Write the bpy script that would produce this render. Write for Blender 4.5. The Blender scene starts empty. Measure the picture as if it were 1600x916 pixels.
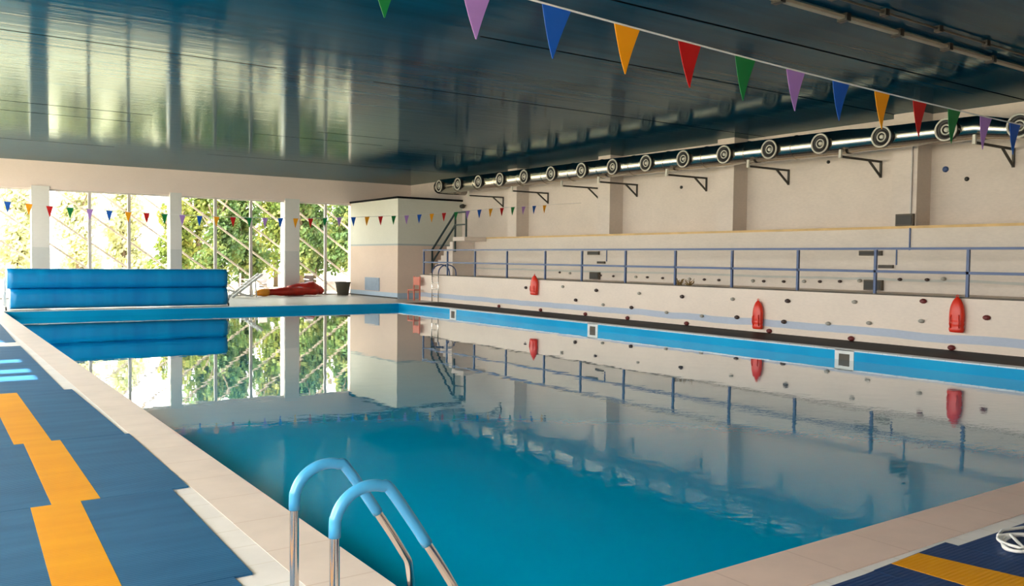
import bpy, math, random
from mathutils import Vector, Matrix
random.seed(7)
S = bpy.context.scene
COL = S.collection
PI = math.pi

# ------------------------------------------------------------------ camera
YAW, PITCH, ROLL, FPX, CAMZ = 0.6070886, -0.0390135, 0.0116300, 1332.897, 1.7
cd = bpy.data.cameras.new('camera'); cam = bpy.data.objects.new('camera', cd); COL.objects.link(cam)
cd.sensor_fit = 'HORIZONTAL'; cd.sensor_width = 36.0; cd.lens = 36.0 * FPX / 1600.0
cd.clip_start = 0.05; cd.clip_end = 400
_f = Vector((math.sin(YAW)*math.cos(PITCH), math.cos(YAW)*math.cos(PITCH), math.sin(PITCH)))
_r = Vector((math.cos(YAW), -math.sin(YAW), 0)); _u = _r.cross(_f)
_r2 = _r*math.cos(ROLL) + _u*math.sin(ROLL); _u2 = -_r*math.sin(ROLL) + _u*math.cos(ROLL)
_m = Matrix((_r2, _u2, -_f)).transposed().to_4x4(); _m.translation = Vector((0, 0, CAMZ))
cam.matrix_world = _m
S.camera = cam

# ------------------------------------------------------------------ world, sun, exposure
WORLD_STRENGTH = 5.0
SUN_STRENGTH = 14.0
S.view_settings.view_transform = 'Standard'; S.view_settings.look = 'None'
S.view_settings.gamma = 1.0; S.view_settings.use_curve_mapping = False
S.view_settings.exposure = 1.0
w = bpy.data.worlds.new('sky'); S.world = w; w.use_nodes = True
wn = w.node_tree; bg = wn.nodes['Background']
tc = wn.nodes.new('ShaderNodeTexCoord'); sp = wn.nodes.new('ShaderNodeSeparateXYZ'); cr = wn.nodes.new('ShaderNodeValToRGB')
wn.links.new(tc.outputs['Generated'], sp.inputs[0]); wn.links.new(sp.outputs['Z'], cr.inputs[0]); wn.links.new(cr.outputs[0], bg.inputs[0])
cr.color_ramp.elements[0].color = (1.0, 0.965, 0.90, 1); cr.color_ramp.elements[0].position = 0.0
cr.color_ramp.elements[1].color = (0.86, 0.93, 1.0, 1); cr.color_ramp.elements[1].position = 0.7
bg.inputs[1].default_value = WORLD_STRENGTH
sl = bpy.data.lights.new('sun', 'SUN'); sl.energy = SUN_STRENGTH; sl.angle = math.radians(0.6); sl.color = (1, .95, .85)
so = bpy.data.objects.new('sun', sl); COL.objects.link(so)
so.rotation_euler = Vector((-0.655, 0.03, 0.76)).to_track_quat('Z', 'Y').to_euler()

def portal(loc, rot, sx, sy):
    l = bpy.data.lights.new('window_portal', 'AREA'); l.shape = 'RECTANGLE'; l.size = sx; l.size_y = sy
    l.energy = 1; l.cycles.is_portal = True
    o = bpy.data.objects.new('window_portal', l); COL.objects.link(o); o.location = loc; o.rotation_euler = rot
portal((7.1, 37.9, 2.1), (-PI/2, 0, 0), 18.6, 4.2)      # daylight through the far windows
portal((-2.5, 17.0, 2.4), (0, -PI/2, 0), 4.2, 40.0)    # daylight through the side windows

# ------------------------------------------------------------------ materials
def L(r, g, b):
    f = lambda c: (c/255/12.92) if c/255 <= 0.04045 else ((c/255+0.055)/1.055)**2.4
    return (f(r), f(g), f(b), 1)
class NT:
    def __init__(s, name):
        s.m = bpy.data.materials.new(name); s.m.use_nodes = True; s.t = s.m.node_tree; s.n = s.t.nodes
        s.b = s.n['Principled BSDF']; s.out = s.n['Material Output']
    def new(s, kind, **kw):
        n = s.n.new('ShaderNode'+kind)
        for k, v in kw.items(): setattr(n, k, v)
        return n
    def link(s, a, b): s.t.links.new(a, b)
    def coords(s, scale=(1, 1, 1), rot=(0, 0, 0)):
        g = s.new('NewGeometry'); mp = s.new('Mapping'); mp.inputs['Scale'].default_value = scale; mp.inputs['Rotation'].default_value = rot
        s.link(g.outputs['Position'], mp.inputs[0]); return mp.outputs[0]
    def noise(s, scale, vec=None, detail=3, rough=.5):
        n = s.new('TexNoise'); n.inputs['Scale'].default_value = scale; n.inputs['Detail'].default_value = detail
        n.inputs['Roughness'].default_value = rough
        if vec is not None: s.link(vec, n.inputs['Vector'])
        return n.outputs['Fac']
    def ramp(s, fac, stops, interp='LINEAR'):
        r = s.new('ValToRGB'); e = r.color_ramp; e.interpolation = interp
        while len(e.elements) < len(stops): e.elements.new(0.5)
        for el, (p, c) in zip(e.elements, stops): el.position = p; el.color = c
        s.link(fac, r.inputs[0]); return r.outputs[0]
    def mix(s, fac, a, b, mode='MIX'):
        n = s.new('Mix', data_type='RGBA', blend_type=mode)
        for sock, v in ((n.inputs[0], fac), (n.inputs[6], a), (n.inputs[7], b)):
            if hasattr(v, 'links') or hasattr(v, 'is_linked'): s.link(v, sock)
            else: sock.default_value = v
        return n.outputs[2]
    def math(s, op, a, b=None, clamp=False):
        n = s.new('Math', operation=op); n.use_clamp = clamp
        for i, v in enumerate((a, b)):
            if v is None: continue
            if hasattr(v, 'is_linked'): s.link(v, n.inputs[i])
            else: n.inputs[i].default_value = v
        return n.outputs[0]
    def bump(s, h, strength=.3, dist=.01):
        b = s.new('Bump'); b.inputs['Strength'].default_value = strength; b.inputs['Distance'].default_value = dist
        s.link(h, b.inputs['Height']); s.link(b.outputs[0], s.b.inputs['Normal']); return b.outputs[0]
    def col(s, c):
        if hasattr(c, 'is_linked'): s.link(c, s.b.inputs['Base Color'])
        else: s.b.inputs['Base Color'].default_value = c
    def set(s, rough=.5, metal=0, spec=.5, coat=0):
        s.b.inputs['Roughness'].default_value = rough; s.b.inputs['Metallic'].default_value = metal
        s.b.inputs['Specular IOR Level'].default_value = spec; s.b.inputs['Coat Weight'].default_value = coat
def plain(name, c, rough=.5, metal=0, spec=.5, var=.06, nscale=6, coat=0):
    t = NT(name); t.set(rough, metal, spec, coat)
    n = t.noise(nscale, t.coords())
    a = tuple(max(0, x*(1-var)) for x in c[:3])+(1,); b = tuple(min(1, x*(1+var)) for x in c[:3])+(1,)
    t.col(t.ramp(n, [(.3, a), (.7, b)])); return t.m
M = {}
def sepz(t):
    g = t.new('NewGeometry'); s = t.new('SeparateXYZ'); t.link(g.outputs['Position'], s.inputs[0]); return s.outputs
def plaster(name, c, stripe=None, bands=None, var=.07, patch=.6):
    """painted wall, patchy; stripe = (z0, z1, colour); bands = [(z from, colour)]"""
    t = NT(name); t.set(.72, 0, .3)
    n1 = t.noise(patch, t.coords((1, 1, 1.6)), 5, .6); n2 = t.noise(9, t.coords((1, 1, 3)), 3)
    sh = t.ramp(n1, [(.3, (1-var*1.6,)*3+(1,)), (.7, (1, 1, 1, 1))])
    sh2 = t.ramp(n2, [(.3, (1-var,)*3+(1,)), (.7, (1, 1, 1, 1))])
    o = sepz(t); base = c
    if bands:
        z = t.math('DIVIDE', o['Z'], 6.0)
        base = t.ramp(z, [(max(0, a/6.0), b) for a, b in bands], 'CONSTANT')
    if stripe:
        wob = t.math('MULTIPLY', t.math('SUBTRACT', t.noise(.7, t.coords((1, 1, .2)), 2), .5), .10)
        zz = t.math('ADD', o['Z'], wob)
        m = t.math('MULTIPLY', t.math('GREATER_THAN', zz, stripe[0]), t.math('LESS_THAN', zz, stripe[1]))
        base = t.mix(m, base, stripe[2])
    x = t.mix(1.0, base, sh, 'MULTIPLY'); x = t.mix(1.0, x, sh2, 'MULTIPLY'); t.col(x)
    t.bump(n2, .15, .01); return t.m
M['wall'] = plaster('cream_plaster', L(230, 217, 205))
M['wall_low'] = plaster('cream_lower_plaster', L(232, 220, 206), stripe=(1.30, 1.36, L(205, 205, 196)))
M['wall_far'] = plaster('far_beam_plaster', L(244, 226, 214), var=.03)
M['bench'] = plaster('terrace_face_paint', L(246, 230, 214), stripe=(.15, .32, L(196, 206, 222)), var=.05)
M['column'] = plaster('white_column_paint', L(226, 224, 216), bands=[(0, L(206, 208, 204)), (1.95, L(226, 224, 218))], var=.03)
M['room'] = plaster('plant_room_paint', None, bands=[(0, L(188, 206, 222)), (.22, L(230, 208, 190)), (2.24, L(176, 186, 184)), (2.32, L(222, 222, 208))], var=.04)
M['ledge'] = plain('ochre_ledge_edge', L(222, 188, 130), .7, var=.15, nscale=2)
M['tray'] = plain('beige_tray', L(168, 156, 136), .6)
M['white'] = plain('white_paint', L(228, 228, 222), .5)
M['frame'] = plain('window_frame_paint', L(205, 198, 192), .5)
M['brace'] = plain('brace_paint', L(190, 176, 166), .6)
M['faded'] = plain('faded_red_paint', L(206, 112, 92), .5)
M['blue_rail'] = plain('blue_rail_paint', L(60, 86, 132), .4)
M['dark_rail'] = plain('dark_green_rail_paint', L(34, 58, 60), .45)
M['dark'] = plain('dark_grey_metal', L(52, 50, 46), .5, .3)
M['bracket'] = plain('bracket_steel', L(66, 62, 54), .55, .3)
M['roof_slab'] = plain('dark_roof_felt', L(26, 26, 26), .9, spec=.1)
M['box'] = plain('brown_grey_box', L(88, 78, 64), .6)
M['vent'] = plain('blue_grey_vent', L(150, 168, 186), .5)
M['knob'] = plain('dark_red_knob', L(110, 34, 30), .5)
M['knob_dark'] = plain('dark_knob', L(66, 48, 42), .5)
M['knob_pale'] = plain('pale_grey_knob', L(170, 165, 152), .5)
M['float'] = plain('red_float_plastic', L(226, 50, 24), .35)
M['steel'] = plain('brushed_steel', (.78, .74, .70, 1), .18, 1.0, var=.04)
M['sleeve'] = plain('light_blue_sleeve', L(78, 172, 226), .3, coat=.3)
M['string'] = plain('white_cord', L(232, 230, 226), .6)
for k, c in dict(green=(28, 140, 74), purple=(190, 148, 214), blue=(24, 104, 200), yellow=(244, 178, 16), red=(206, 28, 28)).items():
    t = NT('pennant_'+k); t.set(.5); t.col(L(*c)); M['p_'+k] = t.m
    tr = t.new('BsdfTranslucent'); tr.inputs[0].default_value = L(*c)
    mx = t.new('MixShader'); mx.inputs[0].default_value = .35
    t.link(t.b.outputs[0], mx.inputs[1]); t.link(tr.outputs[0], mx.inputs[2]); t.link(mx.outputs[0], t.out.inputs[0])

# duct
t = NT('spiral_duct_steel'); t.set(.20, 1.0); t.b.inputs['Base Color'].default_value = (.52, .49, .43, 1)
wv = t.new('TexWave'); wv.bands_direction = 'Y'; wv.inputs['Scale'].default_value = 3.2; t.link(t.coords(), wv.inputs[0])
t.bump(wv.outputs['Fac'], .12, .01); M['duct'] = t.m
M['nozzle'] = plain('nozzle_ring_grey', L(214, 210, 196), .4)
M['throat'] = plain('nozzle_throat', L(34, 32, 30), .5)

# ceiling: glossy dark blue lining, boards running across the hall
t = NT('dark_blue_glossy_lining'); t.set(.6, 0, 0)
n = t.noise(1.0, t.coords((.10, 5.0, 1)), 4, .6); n2 = t.noise(1.0, t.coords((.12, 2.2, 1)), 5, .65)
o = sepz(t); seam = None
for y0 in (4.4, 8.9, 11.6, 15.85, 23.1, 24.6, 30.6):
    q = t.math('LESS_THAN', t.math('ABSOLUTE', t.math('SUBTRACT', o['Y'], y0)), .03)
    seam = q if seam is None else t.math('MAXIMUM', seam, q)
brk = t.math('GREATER_THAN', t.noise(.22, t.coords((1, .3, 1)), 1), .44); seam = t.math('MULTIPLY', seam, brk)
t.col(t.mix(seam, t.ramp(n2, [(.3, L(0, 50, 74)), (.7, L(4, 68, 94))]), L(4, 14, 22)))
fr = t.math('FRACT', t.math('DIVIDE', o['Y'], .30)); groove = t.math('LESS_THAN', fr, .05)
h = t.math('SUBTRACT', t.math('MULTIPLY', n, 1.0), t.math('MULTIPLY', groove, .35))
nb = t.bump(h, .42, .009)
fz = t.new('Fresnel'); fz.inputs[0].default_value = 1.42; t.link(nb, fz.inputs['Normal'])
mr = t.new('MapRange'); mr.inputs[1].default_value = .13; mr.inputs[2].default_value = .85; mr.inputs[3].default_value = .006; mr.inputs[4].default_value = .46
t.link(fz.outputs[0], mr.inputs[0])
gl = t.new('BsdfGlossy'); gl.inputs['Roughness'].default_value = .09; gl.inputs[0].default_value = (.86, .97, .88, 1); t.link(nb, gl.inputs['Normal'])
fac = t.math('MULTIPLY', mr.outputs[0], t.math('SUBTRACT', 1.0, seam))
mx = t.new('MixShader'); t.link(fac, mx.inputs[0]); t.link(t.b.outputs[0], mx.inputs[1]); t.link(gl.outputs[0], mx.inputs[2]); t.link(mx.outputs[0], t.out.inputs[0])
M['ceiling'] = t.m

# floors
def tiles(name, c, joint, sx, sy, rough=.5, var=.05, off=(0, 0)):
    t = NT(name); t.set(rough)
    o = sepz(t)
    fx = t.math('FRACT', t.math('DIVIDE', t.math('ADD', o['X'], 100+off[0]), sx)); fy = t.math('FRACT', t.math('DIVIDE', t.math('ADD', o['Y'], 100+off[1]), sy))
    j = t.math('MAXIMUM', t.math('LESS_THAN', fx, .012/sx), t.math('LESS_THAN', fy, .012/sy))
    n = t.noise(2.5, t.coords(), 5, .6)
    a = tuple(x*(1-var*2) for x in c[:3])+(1,)
    base = t.ramp(n, [(.3, a), (.65, c)])
    t.col(t.mix(j, base, joint)); return t
M['coping'] = tiles('pinkish_coping_stone_lit', L(246, 228, 216), L(228, 206, 192), 50, .62, .45).m  # same stone as the near end, paler for the daylight painted into it
M['coping_x'] = tiles('pinkish_coping_stone_near', L(238, 210, 196), L(220, 190, 176), .62, 50, .45).m
M['coping_w'] = tiles('white_coping_edge', L(224, 236, 240), L(190, 200, 205), .3, .3, .3).m
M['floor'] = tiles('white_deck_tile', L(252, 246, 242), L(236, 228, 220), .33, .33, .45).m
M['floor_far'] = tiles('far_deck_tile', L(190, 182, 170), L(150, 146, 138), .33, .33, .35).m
M['ground'] = plain('pale_gravel', L(214, 200, 170), .9, spec=.1, var=.12, nscale=.4)
t = NT('dark_wet_drain_floor'); t.set(.6, 0, .1); n = t.noise(.5, t.coords(), 4)
t.col(t.ramp(n, [(.42, L(52, 42, 30)), (.6, L(18, 18, 22))])); M['gutter'] = t.m

# mats
def mat_mat(name, a, b):
    t = NT(name); t.set(.55, 0, .35)
    o = sepz(t); fr = t.math('FRACT', t.math('DIVIDE', o['Y'], .028))
    rib = t.math('ABSOLUTE', t.math('SUBTRACT', fr, .5))
    n = t.noise(1.3, t.coords((.6, 3, 1)), 4, .6); t.col(t.ramp(n, [(.3, a), (.7, b)])); t.bump(rib, .5, .006); return t.m
M['mat'] = mat_mat('blue_ribbed_mat', L(26, 86, 130), L(46, 108, 152))
M['mat_navy'] = mat_mat('navy_ribbed_mat', L(26, 56, 104), L(36, 70, 120))
M['mat_yellow'] = mat_mat('yellow_ribbed_mat', L(230, 152, 0), L(240, 166, 8))

# pool
t = tiles('pool_blue_tile', L(20, 150, 190), L(14, 128, 168), .25, .25, .25); M['basin'] = t.m
t = NT('cyan_band_tile'); t.set(.3, 0, .15); o = sepz(t)
n = t.noise(.8, t.coords(), 3); t.col(t.ramp(n, [(.3, L(0, 152, 206)), (.7, L(4, 168, 218))])); M['band'] = t.m
t = NT('pool_water'); n = t.n; n.remove(t.b)
fr = t.new('Fresnel'); fr.inputs[0].default_value = 1.33
gl = t.new('BsdfGlossy'); gl.inputs['Roughness'].default_value = .012; gl.inputs[0].default_value = (.96, .98, .98, 1)
df = t.new('BsdfDiffuse'); df.inputs[0].default_value = L(0, 176, 224)
tp = t.new('BsdfTransparent'); tp.inputs[0].default_value = (.25, .74, .84, 1)
m1 = t.new('MixShader'); m1.inputs[0].default_value = .75
m2 = t.new('MixShader')
h1 = t.noise(1.6, t.coords((1, 1.0, 1)), 2, .5); h2 = t.noise(5.5, t.coords((1, 1.6, 1), (0, 0, .6)), 3, .6)
wy = t.new('MapRange'); t.link(sepz(t)['Y'], wy.inputs[0]); wy.inputs[1].default_value = 11; wy.inputs[2].default_value = 5; wy.inputs[3].default_value = .08; wy.inputs[4].default_value = 1.6
msk = t.math('MULTIPLY', wy.outputs[0], t.math('ADD', t.noise(.35, t.coords(), 2), .45))
hh = t.math('ADD', t.math('MULTIPLY', h1, .55), t.math('MULTIPLY', t.math('MULTIPLY', h2, .22), msk))
bp = t.new('Bump'); bp.inputs['Strength'].default_value = .10; bp.inputs['Distance'].default_value = .03
t.link(hh, bp.inputs['Height'])
t.link(bp.outputs[0], fr.inputs['Normal']); t.link(bp.outputs[0], gl.inputs['Normal'])
t.link(tp.outputs[0], m1.inputs[1]); t.link(df.outputs[0], m1.inputs[2])
mr = t.new('MapRange', interpolation_type='SMOOTHSTEP'); mr.inputs[1].default_value = .06; mr.inputs[2].default_value = .62; mr.inputs[3].default_value = .012; mr.inputs[4].default_value = .93
t.link(fr.outputs[0], mr.inputs[0]); t.link(mr.outputs[0], m2.inputs[0]); t.link(m1.outputs[0], m2.inputs[1]); t.link(gl.outputs[0], m2.inputs[2])
t.link(m2.outputs[0], t.out.inputs[0]); M['water'] = t.m
# glass
t = NT('window_glass'); t.n.remove(t.b)
fr = t.new('Fresnel'); fr.inputs[0].default_value = 1.3
gl = t.new('BsdfGlossy'); gl.inputs['Roughness'].default_value = .02
tp = t.new('BsdfTransparent'); tp.inputs[0].default_value = (.96, .97, .95, 1); m2 = t.new('MixShader')
t.link(fr.outputs[0], m2.inputs[0]); t.link(tp.outputs[0], m2.inputs[1]); t.link(gl.outputs[0], m2.inputs[2]); t.link(m2.outputs[0], t.out.inputs[0])
M['glass'] = t.m
# cover
t = NT('blue_cover_sheet'); t.set(.38, 0, .5)
n = t.noise(1.0, t.coords((2.2, .3, .3)), 3); t.col(t.ramp(n, [(.3, L(0, 128, 194)), (.7, L(2, 154, 214))]))
t.bump(t.noise(3, t.coords((2, 1, 1)), 2), .25, .02); M['cover'] = t.m
M['cover_end'] = plain('blue_roll_end', L(20, 70, 130), .6)
# foliage
def leaf(name, a, b, c=None):
    t = NT(name); t.set(.5, 0, .3)
    n = t.noise(1.1, t.coords(), 4, .7); cc = t.ramp(n, [(.3, a), (.5, b), (.7, c or b)])
    t.col(cc); tr = t.new('BsdfTranslucent'); t.link(cc, tr.inputs[0])
    mx = t.new('MixShader'); mx.inputs[0].default_value = .4
    t.link(t.b.outputs[0], mx.inputs[1]); t.link(tr.outputs[0], mx.inputs[2]); t.link(mx.outputs[0], t.out.inputs[0]); return t.m
M['leaf_green'] = leaf('green_leaves', L(52, 78, 44), L(84, 108, 58), L(140, 140, 76))
M['leaf_mid'] = leaf('yellow_green_leaves', L(70, 96, 44), L(112, 124, 56), L(160, 148, 72))
M['leaf_pale'] = leaf('pale_overexposed_leaves', L(168, 176, 122), L(206, 204, 162), L(226, 222, 192))  # outdoor glare and haze put into the leaf colour
M['bark'] = plain('bark', L(92, 76, 60), .9)
M['red_sheet'] = plain('dark_red_vinyl', L(176, 36, 20), .4, var=.25, nscale=3)
M['orange'] = plain('orange_vinyl', L(236, 150, 40), .4)
M['plastic'] = plain('white_garden_plastic', L(176, 170, 170), .45)
M['bin'] = plain('dark_bin_plastic', L(74, 70, 58), .6)
M['straw'] = plain('straw_bundle', L(150, 122, 70), .8)

# ------------------------------------------------------------------ mesh helpers
class MB:
    def __init__(s): s.v = []; s.f = []; s.sm = []
    def face(s, idx, smooth=False): s.f.append(tuple(idx)); s.sm.append(smooth)
    def box(s, x0, x1, y0, y1, z0, z1):
        b = len(s.v)
        s.v += [(x0,y0,z0),(x1,y0,z0),(x1,y1,z0),(x0,y1,z0),(x0,y0,z1),(x1,y0,z1),(x1,y1,z1),(x0,y1,z1)]
        for q in ((0,3,2,1),(4,5,6,7),(0,1,5,4),(1,2,6,5),(2,3,7,6),(3,0,4,7)): s.face([b+i for i in q])
        return s
    def poly(s, pts, z0, z1):
        """prism over an xy outline, counter-clockwise"""
        b = len(s.v); n = len(pts)
        s.v += [(x, y, z0) for x, y in pts] + [(x, y, z1) for x, y in pts]
        s.face([b+n+i for i in range(n)]); s.face([b+i for i in reversed(range(n))])
        for i in range(n): j = (i+1) % n; s.face([b+i, b+j, b+n+j, b+n+i])
        return s
    def bar(s, a, b, w, h=None):
        a = Vector(a); b = Vector(b); d = (b-a).normalized(); h = h or w
        up = Vector((0, 0, 1)) if abs(d.z) < .95 else Vector((0, 1, 0))
        x = d.cross(up).normalized(); y = x.cross(d).normalized(); k = len(s.v)
        for p in (a, b):
            for sx, sy in ((-1,-1),(1,-1),(1,1),(-1,1)): s.v.append(tuple(p + x*sx*w/2 + y*sy*h/2))
        for q in ((0,1,2,3),(7,6,5,4),(0,4,5,1),(1,5,6,2),(2,6,7,3),(3,7,4,0)): s.face([k+i for i in q])
        return s
    def tube(s, pts, r, n=12, cap=True):
        pts = [Vector(p) for p in pts]; rs = r if isinstance(r, (list, tuple)) else [r]*len(pts); k = len(s.v)
        prev = None
        for i, p in enumerate(pts):
            d = ((pts[min(i+1, len(pts)-1)]-pts[max(i-1, 0)])).normalized()
            if prev is None:
                up = Vector((0, 0, 1)) if abs(d.z) < .9 else Vector((0, 1, 0)); x = d.cross(up).normalized()
            else: x = (prev - d*prev.dot(d)).normalized()
            prev = x; y = d.cross(x)
            for j in range(n):
                a = 2*PI*j/n; s.v.append(tuple(p + (x*math.cos(a)+y*math.sin(a))*rs[i]))
        for i in range(len(pts)-1):
            for j in range(n):
                j2 = (j+1) % n; s.face([k+i*n+j, k+i*n+j2, k+(i+1)*n+j2, k+(i+1)*n+j], True)
        if cap:
            s.face([k+j for j in reversed(range(n))]); s.face([k+(len(pts)-1)*n+j for j in range(n)])
        return s
    def lathe(s, prof, c=(0,0,0), axis='Z', n=20, squash=(1,1)):
        """prof = [(radius, along)]"""
        k = len(s.v); c = Vector(c)
        for r, h in prof:
            for j in range(n):
                a = 2*PI*j/n; u = r*math.cos(a)*squash[0]; v = r*math.sin(a)*squash[1]
                p = {'Z': (u, v, h), 'X': (h, u, v), 'Y': (u, h, v)}[axis]; s.v.append(tuple(c+Vector(p)))
        for i in range(len(prof)-1):
            for j in range(n):
                j2 = (j+1) % n; s.face([k+i*n+j, k+i*n+j2, k+(i+1)*n+j2, k+(i+1)*n+j], True)
        s.face([k+j for j in reversed(range(n))]); s.face([k+(len(prof)-1)*n+j for j in range(n)])
        return s
    def torus(s, c, R, r, axis='X', n=28, m=8):
        k = len(s.v); c = Vector(c)
        for i in range(n):
            A = 2*PI*i/n
            for j in range(m):
                B = 2*PI*j/m; q = R+r*math.cos(B); u, v, h = q*math.cos(A), q*math.sin(A), r*math.sin(B)
                p = {'Z': (u, v, h), 'X': (h, u, v), 'Y': (u, h, v)}[axis]; s.v.append(tuple(c+Vector(p)))
        for i in range(n):
            for j in range(m):
                s.face([k+i*m+j, k+((i+1)%n)*m+j, k+((i+1)%n)*m+(j+1)%m, k+i*m+(j+1)%m], True)
        return s
    def build(s, name, mat, parent=None, origin=None, bevel=0):
        me = bpy.data.meshes.new(name)
        o0 = Vector(origin) if origin else (parent_world(parent) if parent else Vector((0,0,0)))
        me.from_pydata([tuple(Vector(p)-o0) for p in s.v], [], s.f)
        me.polygons.foreach_set('use_smooth', s.sm); me.materials.append(mat)
        me.validate(); me.update()
        ob = bpy.data.objects.new(name, me); COL.objects.link(ob)
        if parent: ob.parent = parent
        elif origin: ob.location = o0
        import bmesh
        if len(s.f) == 1: return ob
        bm = bmesh.new(); bm.from_mesh(me); bmesh.ops.recalc_face_normals(bm, faces=bm.faces); bm.to_mesh(me); bm.free()
        if bevel:
            md = ob.modifiers.new('bevel', 'BEVEL'); md.width = bevel; md.segments = 2; md.limit_method = 'ANGLE'
        return ob
def parent_world(p):
    v = Vector(p.location)
    while p.parent: p = p.parent; v += Vector(p.location)
    return v
def tag(o, label=None, cat=None, group=None, kind=None):
    if label: o['label'] = label
    if cat: o['category'] = cat
    if group: o['group'] = group
    if kind: o['kind'] = kind
    return o
def empty(name, loc, label=None, cat=None, group=None, rz=0):
    o = bpy.data.objects.new(name, None); COL.objects.link(o); o.location = loc; o.rotation_euler = (0, 0, rz)
    o.empty_display_size = .1; return tag(o, label, cat, group)
def copy_tree(o, parent=None):
    c = o.copy(); COL.objects.link(c); c.parent = parent
    for ch in o.children: copy_tree(ch, c)
    return c
def struct(o): o['kind'] = 'structure'; return o

# ------------------------------------------------------------------ dimensions
PX0, PX1, PY0, PY1, WZ = 2.0, 14.96, 3.14, 29.1, -0.20
WL, WR, WB, WF, CZ = -2.2, 19.65, -4.0, 37.0, 5.25
TX, TZ, LX, LZ, LEND = 16.88, 1.04, 19.05, 2.60, 30.2

# ------------------------------------------------------------------ setting
g = MB()
g.box(WL-.3, PX0-.005, WB, 43, -.12, 0).box(PX0-.005, WR+.3, WB, PY0, -.12, 0)
struct(g.build('floor', M['floor']))
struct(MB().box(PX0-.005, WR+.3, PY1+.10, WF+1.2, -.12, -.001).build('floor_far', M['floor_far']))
struct(MB().box(PX1+.24, WR+.3, PY0, PY1+.10, -.12, -.002).build('floor_right', M['gutter']))
struct(MB().box(-60, 90, 43, 160, -.30, -.16).box(-60, WL-.3, -30, 43, -.30, -.16).box(WL-.3, 90, WF+1.2, 43, -.3, -.125).build('ground_outside', M['ground']))
# basin
b = MB()
b.box(PX0-.2, PX1+.2, PY0-.2, PY1+.2, -2.0, -1.8)
b.box(PX0-.2, PX0, PY0-.2, PY1+.2, -1.8, -.34).box(PX1, PX1+.2, PY0-.2, PY1+.2, -1.8, -.34)
b.box(PX0, PX1, PY0-.2, PY0, -1.8, -.34).box(PX0, PX1, PY1, PY1+.2, -1.8, -.34)
struct(b.build('pool_basin', M['basin']))
b = MB()
b.box(PX0-.18, PX0, PY0-.18, PY1+.1, -.34, -.022).box(PX1, PX1+.2, PY0-.18, PY1+.1, -.34, -.022)
b.box(PX0, PX1, PY0-.18, PY0, -.34, -.022).box(PX0, PX1, PY1, PY1+.1, -.34, -.022)
struct(b.build('trim_1', M['band']))                       # cyan tile band round the waterline
# coping
struct(MB().box(1.62, PX0+.012, PY0-.0, PY1, -.02, .0015).build('trim_2', M['coping']))
struct(MB().box(1.62, PX1+.2, PY0-.40, PY0+.012, -.02, .007).build('trim_3', M['coping_x'], bevel=.004))
struct(MB().box(PX0+.02, PX1-.012, PY1-.012, PY1+.12, -.02, .006).box(PX1-.012, PX1+.26, PY0+.02, PY1+.12, -.02, .006).build('trim_4', M['coping_w'], bevel=.004))
wat = MB(); wat.v = [(PX0, PY0, WZ), (PX1, PY0, WZ), (PX1, PY1, WZ), (PX0, PY1, WZ)]; wat.face((0, 1, 2, 3))
tag(wat.build('pool_water', M['water']), 'still turquoise water filling the swimming pool, mirroring the windows and the white terrace', 'water', kind='stuff')
# walls and ceiling
struct(MB().box(WL-.6, WR+.3, WB-.2, WF+.4, CZ, CZ+.25).build('ceiling', M['ceiling']))
struct(MB().box(WL-.3, WR+.3, WB-.2, WB, 0, CZ).build('wall_back', M['wall']))
b = MB().box(WR, WR+.25, WB, WF+.3, 0, CZ)
struct(b.build('wall_right', M['wall']))
b = MB().box(LX, WR, WB, LEND, 0, LZ-.06)
struct(b.build('wall_right_lower', M['wall_low']))
struct(MB().box(LX-.02, WR, WB, LEND, LZ-.06, LZ).build('trim_5', M['ledge']))
k = 6
for y in (5.6, 11.0, 16.45, 21.75, 27.2):
    struct(MB().box(LX+.01, WR, y, y+.62, LZ, CZ).build('trim_%d' % k, M['wall'])); k += 1
struct(MB().box(WL, WR, WF, WF+.35, 4.20, CZ).build('wall_far', M['wall_far']))
struct(MB().box(16.55, WR, WF, WF+.35, 0, 4.2).build('wall_far_end', M['wall_far']))
cols_far = [(-1.6, -1.1), (3.50, 4.11), (8.50, 8.95), (13.36, 14.02)]
for a, c in cols_far:
    struct(MB().box(a, c, WF-.05, WF+.40, 0, 4.3).build('trim_%d' % k, M['column'])); k += 1
# far windows
bays = [(-1.1, 3.50, (.45, 2.0)), (4.11, 8.50, (5.52, 6.96)), (8.95, 13.36, (10.37, 11.89)), (14.02, 16.55, (15.33,))]
for i, (x0, x1, mul) in enumerate(bays):
    r = empty('window_%d' % (i+1), (x0, WF+.15, 0)); struct(r)
    f = MB(); y0, y1 = WF+.12, WF+.19
    f.box(x0, x1, y0, y1, 4.13, 4.2).box(x0, x1, y0, y1, 0, .05)
    for m in mul: f.box(m-.055, m+.055, y0-.02, y1+.02, .05, 4.13)
    f.build('window_frame', M['frame'], r)
    edges = [x0]+[m for m in mul]+[x1]
    for a, c in zip(edges[:-1], edges[1:]):
        MB().box(a+.055, c-.055, WF+.15, WF+.156, .05, 4.13).build('window_pane', M['glass'], r)
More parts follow.
